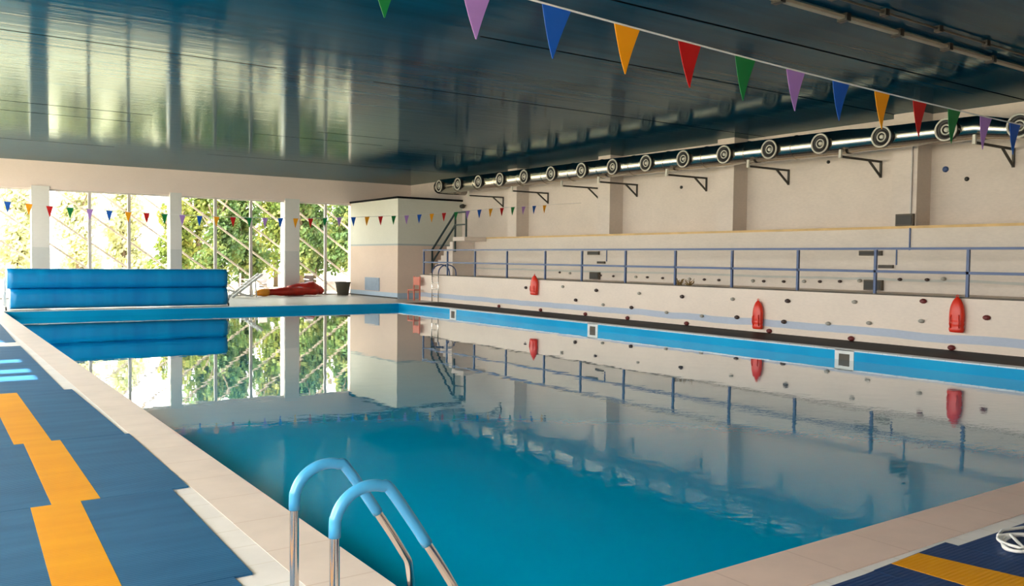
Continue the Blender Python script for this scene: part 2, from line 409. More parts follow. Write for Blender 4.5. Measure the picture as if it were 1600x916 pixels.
# side wall on the left (beside the camera, out of the photo): openings full of daylight
b = MB().box(WL-.25, WL, WB, WF, 4.35, CZ)
b.box(WL-.25, WL, WB, -1.5, 0, 4.35)
for y in [3.5, 8.5, 12.3, 16.9, 20.6, 24.5, 28.8, 33.3]: b.box(WL-.25, WL, y-.25, y+.25, 0, 4.35)
b.box(WL-.25, WL, -1.5, 12.8, 0, .9).box(WL-.25, WL, 18.6, WF, 0, .9)
struct(b.build('wall_left', M['column']))
b = MB().box(WL-4.2, WL-.6, WB, 13.25, CZ-.3, CZ-.15).box(WL-4.2, WL-.6, 13.75, 14.1, CZ-.3, CZ-.15).box(WL-4.2, WL-.6, 14.55, 15.45, CZ-.3, CZ-.15).box(WL-4.2, WL-.6, 15.9, 18.6, CZ-.3, CZ-.15).box(WL-4.2, WL-.6, 19.5, WF, CZ-.3, CZ-.15)
struct(b.build('sun_blocker_left', M['white']))                  # unseen slabs added to block the sun, gapped to shape bars on the mat

# ------------------------------------------------------------------ outside bracing and trees
def clipseg(x, z, s, x0, x1, z0, z1):
    """segment of the falling line through (x,z) with slope -s inside a rectangle"""
    f = lambda X: z - s*(X-x)
    xs = [x0, x1, x+(z-z0)/s, x+(z-z1)/s]
    xs = sorted(X for X in xs if x0-1e-6 <= X <= x1+1e-6 and z0-1e-6 <= f(X) <= z1+1e-6)
    return (xs[0], f(xs[0]), xs[-1], f(xs[-1])) if len(xs) >= 2 and xs[-1]-xs[0] > .3 else None
bl = ['pale diagonal steel bracing outside the leftmost window bay', 'pale diagonal steel bracing outside the bay of three bright panes', 'pale diagonal steel bracing outside the bay behind the cover reel end', 'pale diagonal steel bracing outside the bay beside the plant room']
for i, (x0, x1) in enumerate([(-1.1, 3.62), (4.0, 8.62), (8.84, 13.5), (13.9, 16.9)]):
    r = empty('steel_bracing', (x0, 37.8, 0), bl[i], 'bracing', 'diagonal bracing outside the far windows')
    MB().box(x0, x0+.06, 37.7, 37.78, -.001, 4.3).box(x1-.06, x1, 37.7, 37.78, -.001, 4.3).box(x0, x1, 37.7, 37.78, 4.24, 4.3).build('edge_frame', M['brace'], r)
    for j in range(-8, 14):
        sg = clipseg(4.43+1.54*j, 4.2, .735, x0+.04, x1-.04, .0, 4.26)
        if sg: MB().bar((sg[0], 37.74, sg[1]), (sg[2], 37.74, sg[3]), .05, .075).build('diagonal_bar', M['brace'], r)

def crown(mb, c, R, n, size, rnd):
    for _ in range(n):
        while True:
            p = Vector((rnd.uniform(-1, 1), rnd.uniform(-1, 1), rnd.uniform(-1, 1)))
            if .35 < p.length < 1: break
        q = Vector((c[0]+p.x*R[0], c[1]+p.y*R[1], c[2]+p.z*R[2]))
        d = Vector((rnd.gauss(0, 1), rnd.gauss(0, 1), rnd.gauss(0, 1))).normalized(); e = d.orthogonal().normalized(); g2 = d.cross(e)
        s = size*rnd.uniform(.6, 1.3); k = len(mb.v)
        for u, v in ((-1, 0), (0, -.5), (1, 0), (0, .5)): mb.v.append(tuple(q+e*u*s+g2*v*s))
        mb.face((k, k+1, k+2, k+3))
def tree(x, y, h, w, mat, label, leaves=2600, size=.14, low=.25, name='leafy_tree', group='trees beyond the far windows'):
    rnd = random.Random(int(x*97+y*31)); r = empty(name, (x, y, -.16), label, 'tree', group)
    tr = MB().tube([(x, y, -.2), (x+.05, y, h*.3), (x-.08, y+.1, h*.6), (x+.1, y, h*.85)], [.16, .13, .09, .03], 8)
    for a in range(5):
        an = a*1.3; tr.tube([(x, y, h*(.3+.08*a)), (x+math.cos(an)*w*.5, y+math.sin(an)*w*.4, h*(.5+.09*a))], [.06, .02], 6)
    tr.build('trunk', M['bark'], r)
    cr_ = MB(); nb = 11
    for i in range(nb):
        a = rnd.uniform(0, 2*PI); q = rnd.uniform(.1, .62); z = h*(low+(1-low)*(i+.5)/nb*.9); taper = 1-.45*(i/nb)
        crown(cr_, (x+math.cos(a)*w*q*taper, y+math.sin(a)*w*q*.7*taper, z), (w*.45*taper, w*.4*taper, h*.15), leaves//nb, size, rnd)
    o = cr_.build('crown', mat, r); return r
tree(20.0, 44.5, 6.8, 2.5, M['leaf_green'], 'dense dark green tree right of centre in the bay beside the plant room', 6500, .15, .14)
tree(17.2, 45.0, 6.4, 1.5, M['leaf_green'], 'dark green tree just right of the third column', 5200, .15, .14)
tree(14.5, 47.0, 6.4, 1.9, M['leaf_green'], 'green tree just left of the third column', 5000, .15, .14)
tree(12.7, 45.0, 5.6, 1.7, M['leaf_green'], 'green tree in the middle of the bay behind the cover reel end', 4000, .14, .12)
tree(11.0, 47.0, 4.7, 1.6, M['leaf_mid'], 'yellow-green tree right of the second column', 2600, .15, .12)
tree(18.2, 52.0, 8.6, 3.4, M['leaf_mid'], 'tall sunlit tree standing behind the dark green ones', 4600, .19, .15)
tree(23.6, 52.0, 8.4, 3.2, M['leaf_mid'], 'yellow-green tree behind, at the plant room wall', 3600, .19, .15)
tree(14.0, 54.0, 7.6, 2.8, M['leaf_mid'], 'yellow-green tree farthest back between second and third column', 3200, .2, .15)
tree(18.9, 47.5, 6.6, 1.7, M['leaf_green'], 'green tree set back behind the mullion of the bay beside the plant room', 3600, .16, .12)
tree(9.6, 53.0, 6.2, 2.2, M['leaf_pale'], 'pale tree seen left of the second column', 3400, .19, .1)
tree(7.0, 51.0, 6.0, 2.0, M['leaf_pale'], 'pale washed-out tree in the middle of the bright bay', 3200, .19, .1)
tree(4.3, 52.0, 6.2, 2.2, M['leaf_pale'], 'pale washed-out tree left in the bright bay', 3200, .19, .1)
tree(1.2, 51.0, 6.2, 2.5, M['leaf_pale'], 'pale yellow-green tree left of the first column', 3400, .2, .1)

# ------------------------------------------------------------------ plant room block
r = empty('plant_room', (16.5, 32.2, 0), 'pale painted block room in the far right corner with a dark flat roof', 'room')
MB().box(16.5, WR, 32.2, 36.95, 0, 4.22).build('room_wall', M['room'], r)
MB().box(16.44, WR, 32.14, 36.98, 4.22, 4.30).build('roof_slab', M['roof_slab'], r)
v = MB().box(16.47, 16.50, 33.9, 35.35, .26, .84).build('wall_vent', M['vent'], r)
vs = MB()
for i in range(7): vs.box(16.455, 16.47, 33.95, 35.3, .30+i*.075, .33+i*.075)
vs.build('vent_slat', M['vent'], v)
MB().box(16.48, 16.5, 32.2, 36.9, 0, .05).build('skirting', M['dark'], r)

# ------------------------------------------------------------------ spectator terrace
r = MB().box(TX, LX, WB, 30.9, -.001, TZ)
struct(r.build('terrace', M['bench']))
struct(MB().box(TX-.02, TX+.12, WB, 30.9, TZ, TZ+.025).build('trim_%d' % k, M['box'])); k += 1

# rail
RX = 16.95
rail = empty('terrace_railing', (RX, 8, TZ+.025), 'long blue two-bar metal railing along the edge of the white terrace', 'railing')
ys = [30.75, 28.85, 26.83, 24.73, 22.5, 20.6, 18.6, 16.6, 14.62, 12.64, 10.66, 8.68, 6.7, 4.7]
MB().bar((RX, 3, 2.02), (RX, 30.8, 2.05), .05).build('top_rail', M['blue_rail'], rail)
MB().bar((RX, 3, 1.535), (RX, 30.8, 1.56), .055).build('middle_rail', M['blue_rail'], rail)
for y in ys: MB().bar((RX, y, TZ+.025), (RX, y, 2.0), .055).build('post', M['blue_rail'], rail)

# studs on the terrace face
def stud(y, z, x, mat, label, group, s=.07):
    o = MB().lathe([(s*.5, .0), (s, -.02), (s*.85, -.05), (s*.4, -.07)], (0, 0, 0), 'X', 10, (1.1, .75)).build('wall_stud', M[mat], origin=None)
    o.location = (x, y, z); tag(o, label, 'stud', group); return o
protos = {}
def kn(y, z, mat, label, group, x=TX, s=.07):
    key = (mat, s)
    if key not in protos: protos[key] = stud(y, z, x, mat, label, group, s); return
    o = protos[key].copy(); COL.objects.link(o); o.location = (x, y, z); tag(o, label, 'stud', group)
U = 'upper row of studs on the terrace face'; Md = 'middle row of studs on the terrace face'; Lw = 'lowest row of studs along the terrace foot'
kn(8.25, .69, 'knob', 'dark red stud on the terrace face just right of the nearest red float', Md)
kn(9.52, .95, 'knob', 'bright red-brown stud high on the terrace face left of the nearest float', U)
kn(12.84, .80, 'knob_dark', 'dark stud high on the terrace face, right above the second float', U)
kn(16.24, .76, 'knob_dark', 'dark stud high on the terrace face, first one left of the second float', U)
kn(19.79, .80, 'knob_dark', 'dark stud high on the terrace face, midway between second and third float', U)
kn(23.45, .76, 'knob_dark', 'dark stud on the terrace face just left of the third float', U)
kn(11.08, .86, 'knob_pale', 'pale grey stud high on the terrace face between the two nearest floats', U, s=.06)
kn(14.5, .77, 'knob_pale', 'pale grey stud high on the terrace face left of the second float', U, s=.06)
kn(17.91, .78, 'knob_pale', 'pale stud high on the terrace, second one left of second float', U, s=.06)
kn(21.43, .86, 'knob_pale', 'pale grey stud high on the terrace face right of the third float', U, s=.06)
kn(12.93, .30, 'knob_dark', 'dark stud on the blue stripe just right of the second float', Md)
kn(14.35, .32, 'knob_dark', 'dark stud on the blue stripe just left of the second float', Md)
kn(18.22, .36, 'knob_dark', 'dark stud on the blue stripe above the far pool skimmer', Md)
kn(20.77, .46, 'knob_dark', 'dark stud on the blue stripe right of the third float', Md)
kn(9.55, .54, 'knob_pale', 'pale stud at mid height left of the nearest float', Md, s=.06)
kn(10.72, .42, 'knob_pale', 'pale stud on the blue stripe, second one left of the nearest float', Md, s=.06)
kn(11.73, .34, 'knob_pale', 'pale stud on the blue stripe between the two nearest floats', Md, s=.06)
kn(15.52, .28, 'knob_pale', 'pale stud on the blue stripe, second one left of the second float', Md, s=.06)
kn(16.81, .30, 'knob_pale', 'pale stud on the blue stripe, third one left of the second float', Md, s=.06)
kn(19.46, .38, 'knob_pale', 'pale stud on the blue stripe between second and third float', Md, s=.06)
for y, wh in ((8.91, 'below the nearest red float'), (11.14, 'behind the near pool skimmer'), (13.35, 'below the second red float'), (16.06, 'left of the second float'), (18.38, 'behind the far pool skimmer'), (20.29, 'second one right of the third float'), (22.6, 'below the third red float'), (25.07, 'left of the third float')):
    kn(y, .05, 'knob', 'small red stud at the foot of the terrace, '+wh, Lw, s=.075)
BR = [(10.29, 1.38, 0, 'rightmost one left of the nearest float'), (10.67, 1.35, 1, 'straight behind the railing post left of the nearest float'), (11.33, 1.34, 1, 'right of the low squarish box below the nearest pillar'),
      (12.38, 1.28, 0, 'left of the low box by the nearest pillar'), (12.93, 1.25, 1, 'behind the second railing post left of the nearest float'), (13.51, 1.23, 1, 'right above the tip of the second float'), (13.99, 1.22, 0, 'slightly left above the second float'),
      (14.63, 1.20, 1, 'right of the second pillar, behind a railing post'), (15.29, 1.19, 1, 'below the second pillar, its right one'), (15.66, 1.19, 0, 'below the second pillar, its left one'),
      (16.89, 1.18, 1, 'just left of the straw bundles'), (17.45, 1.18, 1, 'second one left of the straw bundles'), (18.04, 1.18, 0, 'third one left of the straw bundles'), (19.17, 1.18, 1, 'midway between second and third pillar, above the far skimmer'),
      (19.85, 1.19, 1, 'right of the third pillar'), (20.38, 1.19, 0, 'next to the third pillar on its right'), (21.47, 1.19, 1, 'directly right of the far squarish low box'), (22.12, 1.2, 1, 'at the far squarish low box'), (23.79, 1.24, 0, 'just right of the third float'), (24.38, 1.26, 1, 'just left of the third float')]
for y, z, d, wh in BR:
    kn(y, z, 'knob_dark' if d else 'knob_pale', ('dark' if d else 'pale')+' stud low on the wall, '+wh, 'studs low on the wall behind the railing', x=LX, s=.052 if d else .06)

# red torpedo floats hanging on the terrace face
def rescue_float(y, z, h, w, label, lean=0):
    r = empty('rescue_float', (TX-.085, y, z), label, 'float', 'red rescue floats on the terrace face')
    c = (TX-.085, y, z); n = 28; prof = []
    for i in range(n+1):
        q = i/n
        rr = (1-max(0, (q-.45)/.55)**2.2)**.62 if q < 1 else 0.0
        if q < .08: rr *= .86+.14*math.sin(q/.08*PI/2)
        for gq in (.16, .30): 
            if abs(q-gq) < .02: rr *= .93
        prof.append((max(.004, rr*w/2), q*h))
    o = MB().lathe(prof, c, 'Z', 24, (.55, 1.0)).build('float_body', M['float'], r)
    for s in (-1, 1): MB().tube([(c[0]-.065, y+s*w*.28, z+h*.12), (c[0]-.095, y+s*w*.30, z+h*.25), (c[0]-.095, y+s*w*.28, z+h*.42), (c[0]-.05, y+s*w*.24, z+h*.52)], .012, 8).build('grip', M['float'], r)
    MB().torus((c[0], y, z+h+.01), .025, .008, 'X', 14, 6).build('hanging_ring', M['float'], r)
    r.rotation_euler = (lean, 0, 0)
rescue_float(8.79, .37, .70, .30, 'red torpedo rescue float nearest the camera, right of the railing post')
rescue_float(13.65, .08, .70, .30, 'red torpedo rescue float with pointed tip, middle one low on the terrace face')
rescue_float(22.9, .54, .66, .36, 'red rescue float hanging high on the terrace face, third from the right', .04)
r = empty('red_folding_seat', (16.72, 30.9, 0), 'small faded red metal frame at the far end of the white terrace', 'frame')
f = MB()
for y in (30.55, 31.05): f.bar((16.66, y, 0), (16.66, y, .98), .045).bar((16.4, y, 0), (16.4, y, .42), .04).bar((16.4, y, .42), (16.66, y, .42), .04)
f.build('frame', M['faded'], r)
MB().box(16.38, 16.68, 30.53, 31.07, .40, .45).build('seat', M['faded'], r)
MB().box(16.64, 16.68, 30.53, 31.07, .62, .95).build('backrest', M['faded'], r)

# skimmers in the right pool edge
for i, (y, lab) in enumerate([(10.02, 'white framed skimmer opening in the blue pool edge, nearest the camera'), (17.68, 'white framed skimmer opening in the blue pool edge, middle one'), (25.05, 'white framed skimmer opening in the blue pool edge, farthest one')]):
    r = empty('pool_skimmer', (PX1, y, -.2), lab, 'skimmer', 'skimmers in the long pool edge')
    f = MB().box(PX1-.012, PX1+.01, y-.21, y+.21, -.33, -.27).box(PX1-.012, PX1+.01, y-.21, y+.21, -.08, .012).box(PX1-.012, PX1+.01, y-.21, y-.12, -.27, -.08).box(PX1-.012, PX1+.01, y+.12, y+.21, -.27, -.08)
    f.build('frame', M['white'], r)
    MB().box(PX1-.006, PX1+.01, y-.12, y+.12, -.27, -.08).build('opening', M['box'], r)  # flat dark panel standing in for the shade inside the hole

# far ladder on the terrace
r = empty('access_ladder', (16.8, 29.5, 0), 'slim steel ladder with pale blue hoops leading up to the far end of the terrace', 'ladder')
for y in (29.25, 29.75):
    pts = [(16.78, y, -.0), (16.78, y, 1.16)]+[(16.78+.40*(1-math.cos(a)), y, 1.16+.31*math.sin(a)) for a in [PI*i/8 for i in range(1, 8)]]+[(17.58, y, 1.14), (17.58, y, TZ)]
    MB().tube(pts[:2], .02, 8).build('stile', M['steel'], r)
    MB().tube(pts[1:], .024, 8).build('hoop', M['blue_rail'], r)
for z in (.25, .5, .75, 1.0): MB().tube([(16.78, 29.25, z), (16.78, 29.75, z)], .015, 8).build('rung', M['steel'], r)

# stair up to the ledge at the far end
r = empty('stair', (18.5, 31, TZ), 'flight of pale steps with dark green handrail beside the plant room', 'stair')
for i in range(8):
    MB().box(18.0, LX, LEND+.02+i*.24, LEND+.02+(i+1)*.24, TZ-.6 if i > 2 else TZ+.001, LZ-.19*(i+1)).build('step', M['wall'], r)
MB().box(18.0, LX, 29.3, LEND+.02, LZ-.16, LZ).build('landing', M['wall'], r)
hr = MB()
hr.bar((18.1, LEND+.0, LZ+1.0), (18.1, 32.1, TZ+1.05), .06).bar((18.1, 29.35, LZ+1.0), (18.1, LEND+.02, LZ+1.0), .06)
hr.bar((18.1, LEND+.0, LZ+.5), (18.1, 32.1, TZ+.5), .06).bar((18.1, 29.35, LZ+.5), (18.1, LEND+.02, LZ+.5), .06)
hr.bar((18.1, 29.35, LZ-.02), (18.1, 29.35, LZ+1.03), .06).bar((18.1, LEND, LZ-.6), (18.1, LEND, LZ+1.03), .06).bar((18.1, 32.1, TZ), (18.1, 32.1, TZ+1.08), .06)
hr.build('handrail', M['dark_rail'], r)

# ------------------------------------------------------------------ ventilation duct
DX = 18.25
dz = lambda y: 4.58+(y-9.7)*.0085
duct = empty('ventilation_duct', (DX, 20, 4.6), 'long shiny round metal air duct with ring nozzles high along the right wall', 'duct')
pts, rs = [], []
for y, rr in [(2, .22), (8.6, .22), (9.2, .25), (10.4, .26), (11.75, .265), (12.3, .30), (15, .30), (20, .30), (26, .30), (31.5, .30)]:
    pts.append((DX, y, dz(y)-(.10 if y < 9 else 0))); rs.append(rr)
e = [(DX+.08, 31.85, dz(31.6)), (DX+.32, 31.98, dz(31.6)), (DX+.7, 32.0, dz(31.6)), (WR-.01, 32.0, dz(31.6))]
MB().tube(pts+e, rs+[.29, .28, .28, .28], 32).build('duct_tube', M['duct'], duct)
for i in range(21):
    y = 3.8+i*1.495-.55
    if 12.4 < y < 31.3 or y < 8.5: MB().torus((DX, y, dz(y)-(.10 if y < 9 else 0)), (.30 if y > 9 else .22)+.004, .012, 'Y', 28, 6).build('seam_band', M['duct'], duct)
for i in range(18):
    y = 6.75+i*1.49 if i else 8.3
    y = [8.25, 9.72, 11.2, 12.8, 14.3, 15.8, 17.3, 18.82, 20.32, 21.85, 23.5, 25.1, 26.65, 28.15, 29.7, 31.2, 6.7, 5.2][i]
    z = dz(y)-(.02 if y > 9 else .1); x = DX-.30
    nz = MB().lathe([(.15, .06), (.15, -.04), (.12, -.06), (.115, .02)], (x, y, z), 'X', 24).build('nozzle', M['throat'], duct)
    MB().torus((x-.07, y, z), .225, .022, 'X', 30, 8).build('outlet_ring', M['nozzle'], nz)
    MB().lathe([(.235, .05), (.225, -.07), (.13, -.02), (.12, .0)], (x, y, z), 'X', 28).build('outlet_cone', M['throat'], nz)
    MB().torus((x-.06, y, z), .10, .016, 'X', 24, 6).build('inner_ring', M['nozzle'], nz)
    MB().lathe([(.05, .02), (.05, -.06), (.02, -.075)], (x, y, z), 'X', 14).build('jet_hub', M['nozzle'], nz)
for i, (y, lab) in enumerate([(9.15, 'nearest, at the right edge'), (12.28, 'left of the nearest visible pillar'), (15.02, 'right of the second pillar'), (18.0, 'midway between second and third pillar'), (21.05, 'right beside the third pillar'), (22.97, 'just left of the third pillar'), (25.94, 'right of the far pillar'), (28.97, 'farthest one near the stair')]):
    r = empty('duct_bracket', (WR, y, 4.3), 'triangular dark steel wall bracket under the duct, '+lab, 'bracket', 'wall brackets under the duct')
    wx = WR-.02 if i != 4 else WR-.02
    MB().bar((17.95, y, 4.235), (wx, y, 4.235), .045, .05).build('arm', M['bracket'], r)
    MB().bar((wx, y, 4.26), (wx, y, 3.84), .04, .05).build('wall_plate', M['bracket'], r)
    MB().bar((wx-.50, y, 4.22), (wx, y, 3.87), .04, .045).build('diagonal_strut', M['bracket'], r)
    MB().box(17.93, 17.99, y-.03, y+.03, 4.2, 4.40).build('clamp', M['nozzle'], r)

# small fittings on the right wall
def box_fix(name, cat, label, x, y0, y1, z0, z1, depth, mat='box', lid=True, group=None):
    r = empty(name, (x, (y0+y1)/2, z0), label, cat, group)
    MB().box(x-depth, x, y0, y1, z0, z1).build('case', M[mat], r, bevel=.008)
    if lid: MB().box(x-depth-.012, x-depth, y0+.03, y1-.03, z0+.03, z1-.03).build('lid', M['dark'], r)
    return r
box_fix('junction_box', 'box', 'brown-grey electrical box at the foot of the nearest pillar', LX, 11.02, 11.46, LZ+.0, LZ+.28, .08)
MB().bar((LX-.02, 11.12, LZ+.28), (LX-.02, 11.12, CZ-.35), .03).build('wall_conduit', M['frame'], origin=(LX, 11.1, LZ+.28))
o = bpy.data.objects['wall_conduit']; tag(o, 'thin vertical conduit running up the nearest pillar above its electrical box', 'conduit')
o = MB().bar((LX-.015, 11.12, 2.03), (LX-.015, 11.12, LZ-.05), .03).build('wall_conduit', M['blue_rail'], origin=(LX, 11.12, 2.0)); tag(o, 'thin blue conduit dropping from the electrical box to the railing height', 'conduit')
for yy, far in ((11.9, ''), (22.3, 'far ')):
    w_ = 'behind the railing below the nearest pillar' if not far else 'behind the railing near the far pool skimmer'
    box_fix('wall_box', 'box', 'flat dark upper box '+w_, LX, yy-.1, yy+.5, 1.90, 2.02, .07, group='small boxes behind the railing')
    box_fix('wall_box', 'box', 'small dark middle box '+w_, LX, yy-.4, yy-.02, 1.60, 1.68, .07, group='small boxes behind the railing')
    box_fix('wall_box', 'box', 'squarish dark low box '+w_, LX, yy-.15, yy+.33, TZ+.02, TZ+.27, .10, group='small boxes behind the railing')
    o = MB().bar((LX-.015, yy-.46, 1.68), (LX-.015, yy-.46, 2.06), .025).build('wall_conduit', M['blue_rail'], origin=(LX, yy-.46, 1.6)); tag(o, 'thin vertical conduit beside the dark boxes '+w_, 'conduit')
def camera_fix(y, z, label, x=WR):
    r = empty('wall_lamp', (x, y, z), label, 'lamp', 'small dark fittings under the duct')
    MB().bar((x, y, z+.05), (x-.16, y, z+.02), .04).build('arm', M['dark'], r)
    MB().lathe([(.05, .10), (.09, .06), (.10, -.10), (.07, -.13)], (x-.2, y, z), 'Y', 16).build('head', M['dark'], r)
camera_fix(17.05, 4.22, 'small dark lamp on a wall arm between duct and second pillar')
camera_fix(31.9, 4.0, 'small dark lamp on the wall above the stair handrail')
for y, z, s, lab in ((13.78, 4.36, .045, 'small dark plug on the wall under the duct left of the nearest pillar'), (19.04, 4.03, .05, 'small dark plug on the wall between second and third pillar'), (10.65, 3.92, .07, 'blue-green plug high on the wall right of the nearest pillar'), (10.15, 3.66, .05, 'small grey plug on the wall right of the nearest pillar')):
    o = MB().lathe([(s, .0), (s, -.03), (s*.5, -.05)], (WR, y, z), 'X', 12).build('wall_plug', M['dark'] if 'blue' not in lab else M['blue_rail'], origin=(WR, y, z)); tag(o, lab, 'plug')
for y, lab in ((16.77, 'tiny straw-coloured bundle lying on the terrace edge, left one'), (16.4, 'tiny straw-coloured bundle lying on the terrace edge, right one')):
    m = MB(); rn = random.Random(int(y*10))
    for i in range(26):
        a = rn.uniform(0, 2*PI); m.bar((17.3+rn.uniform(-.05, .05), y+rn.uniform(-.05, .05), TZ+.0), (17.3+math.cos(a)*.14, y+math.sin(a)*.12, TZ+rn.uniform(.05, .2)), .012)
    tag(m.build('straw_bundle', M['straw'], origin=(17.3, y, TZ)), lab, 'bundle')

# ------------------------------------------------------------------ ceiling conduits
def conduit(y, x0, x1, wid, dep, name, label, cat, brackets, mat):
    r = empty(name, (x0, y, CZ), label, cat)
    MB().box(x0, x1, y-wid/2, y+wid/2, CZ-dep-.03, CZ-.03).build('channel', mat, r, bevel=.01)
    for x in brackets: MB().box(x-.05, x+.05, y-wid/2-.03, y+wid/2+.03, CZ-dep-.06, CZ-.002).build('clamp', M['dark'], r)
conduit(7.42, 7.4, 18.6, .10, .05, 'cable_tray', 'wide beige cable channel with dark clamps crossing the ceiling', 'cable channel', [8.0, 9.4, 10.85, 12.2, 13.6, 15.0, 16.4], M['tray'])
conduit(6.95, 7.4, 18.6, .03, .03, 'ceiling_pipe', 'thin pipe with dark clamps running beside the cable channel on the ceiling', 'pipe', [8.6, 9.9, 11.1, 12.5, 13.9, 15.3], M['box'])

# ------------------------------------------------------------------ flag lines
def pennant(x, y, z, w, h, key, parent, slope):
    m = MB(); n = 5; th = .002; rn = random.Random(int(x*13+y)); tw = rn.uniform(-.03, .03)
    rows = []
    for i in range(n+1):
        q = i/n; hw = w/2*(1-q)+.004; off = math.sin(q*2.2)*.02+tw*q
        for s in (-1, 1):
            for d in (-th, th): m.v.append((x+s*hw, y+off+d, z-q*h+s*hw*slope))
    for i in range(n):
        a = i*4; b = a+4
        m.face((a, a+2, b+2, b)); m.face((a+1, b+1, b+3, a+3)); m.face((a, b, b+1, a+1)); m.face((a+2, a+3, b+3, b+2))
    m.face((0, 1, 3, 2)); e = n*4; m.face((e, e+2, e+3, e+1))
    o = m.build('pennant', M['p_'+key], parent); o['label'] = key+' triangular pennant'; return o
cyc = ['green', 'purple', 'blue', 'yellow', 'red']
def flagline(y, zf, x0, x1, first, spacing, count, start, w, h, rr, label):
    r = empty('flag_line', (x0, y, zf(x0)), label, 'bunting')
    n = 40; MB().tube([(x0+(x1-x0)*i/n, y, zf(x0+(x1-x0)*i/n)) for i in range(n+1)], rr, 8).build('cord', M['string'], r)
    for i in range(count):
        x = first+i*spacing; s = (zf(x+.05)-zf(x-.05))/.1
        pennant(x, y, zf(x)-rr, w, h, cyc[(start+i) % 5], r, s)
def lerp(tab):
    def f(x):
        if x <= tab[0][0]: return tab[0][1]
        for (a, b), (c, d) in zip(tab, tab[1:]):
            if x <= c: q = (x-a)/(c-a); return b+(d-b)*q
        return tab[-1][1]
    return f
quad = lambda x: 3.557-.0393*(x-3.6)+.00225*(x-3.6)**2
flagline(5.0, quad, WL, WR-.0, 2.46, .69, 18, 0, .255, .36, .008, 'near line of triangular pennants in five colours, strung across below the ceiling')
k_ = 24/27
tab = [(1.0, 3.14), (2, 3.10), (3, 3.02), (5, 2.94), (7.2, 2.90), (9, 2.91), (10.7, 2.96), (12.2, 3.06), (14, 3.18), (16, 3.38), (18, 3.62), (22, 4.0)]
zfar = lerp([(x*k_, (z+.03-1.7)*k_+1.7) for x, z in tab])
flagline(24.0, zfar, WL, WR-.0, 1.99*k_-.4515*4, .4515, 41, 3, .15, .27, .006, 'far line of small five-colour pennants strung across the pool before the windows')

# ------------------------------------------------------------------ pool cover reel
r = empty('pool_cover_reel', (5.3, 29.75, 0), 'big blue pool cover rolled up in two long stacked rolls at the far pool end', 'pool cover')
def squircle(mb, x0, x1, cy, cz, ry, rz, n=40, nx=40):
    k0 = len(mb.v)
    for i in range(nx+1):
        x = x0+(x1-x0)*i/nx; wob = .006*math.sin(i*1.7)+.005*math.sin(i*.53+cz)
        for j in range(n):
            a = 2*PI*j/n; c, s = math.cos(a), math.sin(a); p = .62
            u = math.copysign(abs(c)**p, c)*(ry+wob); v = math.copysign(abs(s)**p, s)*(rz+wob*.4)
            mb.v.append((x, cy+u, cz+v))
    for i in range(nx):
        for j in range(n):
            j2 = (j+1) % n; mb.face((k0+i*n+j, k0+i*n+j2, k0+(i+1)*n+j2, k0+(i+1)*n+j), True)
    mb.face([k0+j for j in range(n)]); mb.face([k0+nx*n+j for j in range(n)])
CY = 29.75
for z0, x0, nm in ((.345, 2.22, 'lower_roll'), (.955, 2.14, 'upper_roll')):
    m = MB(); squircle(m, x0, 8.62, CY, z0, .34, .31); o = m.build(nm, M['cover'], r)
for x in (2.10, 8.66):
    m = MB().bar((x, CY-.30, .03), (x, CY+.30, .03), .05).bar((x, CY, .03), (x, CY, 1.0), .05).bar((x, CY-.26, .05), (x, CY, .6), .04).bar((x, CY+.26, .05), (x, CY, .6), .04)
    m.build('end_frame', M['white'], r)
    for s in (-1, 1): MB().lathe([(.05, -.02), (.06, 0), (.05, .02)], (x, CY+s*.27, .06), 'X', 14).build('wheel', M['dark'], r)
    sgn = -1 if x < 5 else 1
    hw = MB().torus((x+sgn*.05, CY-.02, .36), .20, .014, 'X', 24, 6)
    for a in range(3): hw.bar((x+sgn*.05, CY-.02-.2*math.cos(a*PI/3), .36-.2*math.sin(a*PI/3)), (x+sgn*.05, CY-.02+.2*math.cos(a*PI/3), .36+.2*math.sin(a*PI/3)), .014)
    hw.build('hand_wheel', M['white'], r)

# ------------------------------------------------------------------ things at the far deck
def lumpy(path, mat, name, parent, seed):
    rn = random.Random(seed); m = MB(); P2 = []; R2 = []
    for i in range(len(path)-1):
        (x, y, z, q), (x2, y2, z2, q2) = path[i], path[i+1]
        for k2 in range(5):
            s = k2/5; P2.append((x+(x2-x)*s, y+(y2-y)*s, z+(z2-z)*s)); R2.append((q+(q2-q)*s)*rn.uniform(.93, 1.07))
    P2.append(path[-1][:3]); R2.append(path[-1][3]*.6)
    m.tube(P2, R2, 14); return m.build(name, mat, parent)
r = empty('red_lane_float_pile', (13.2, 36.2, 0), 'dark red folded inflatable lying on the far deck, orange at its left end', 'inflatable')
lumpy([(12.2, 36.2, .17, .14), (13.0, 36.1, .20, .19), (13.9, 36.2, .21, .19), (14.6, 36.15, .19, .16)], M['red_sheet'], 'red_body', r, 2)
lumpy([(13.3, 36.45, .23, .20), (14.0, 36.45, .30, .28), (14.4, 36.4, .33, .30), (14.9, 36.3, .18, .14)], M['red_sheet'], 'red_fold', r, 5)
lumpy([(11.75, 36.15, .13, .10), (12.0, 36.1, .17, .16), (12.35, 36.1, .18, .17)], M['orange'], 'orange_end', r, 4)
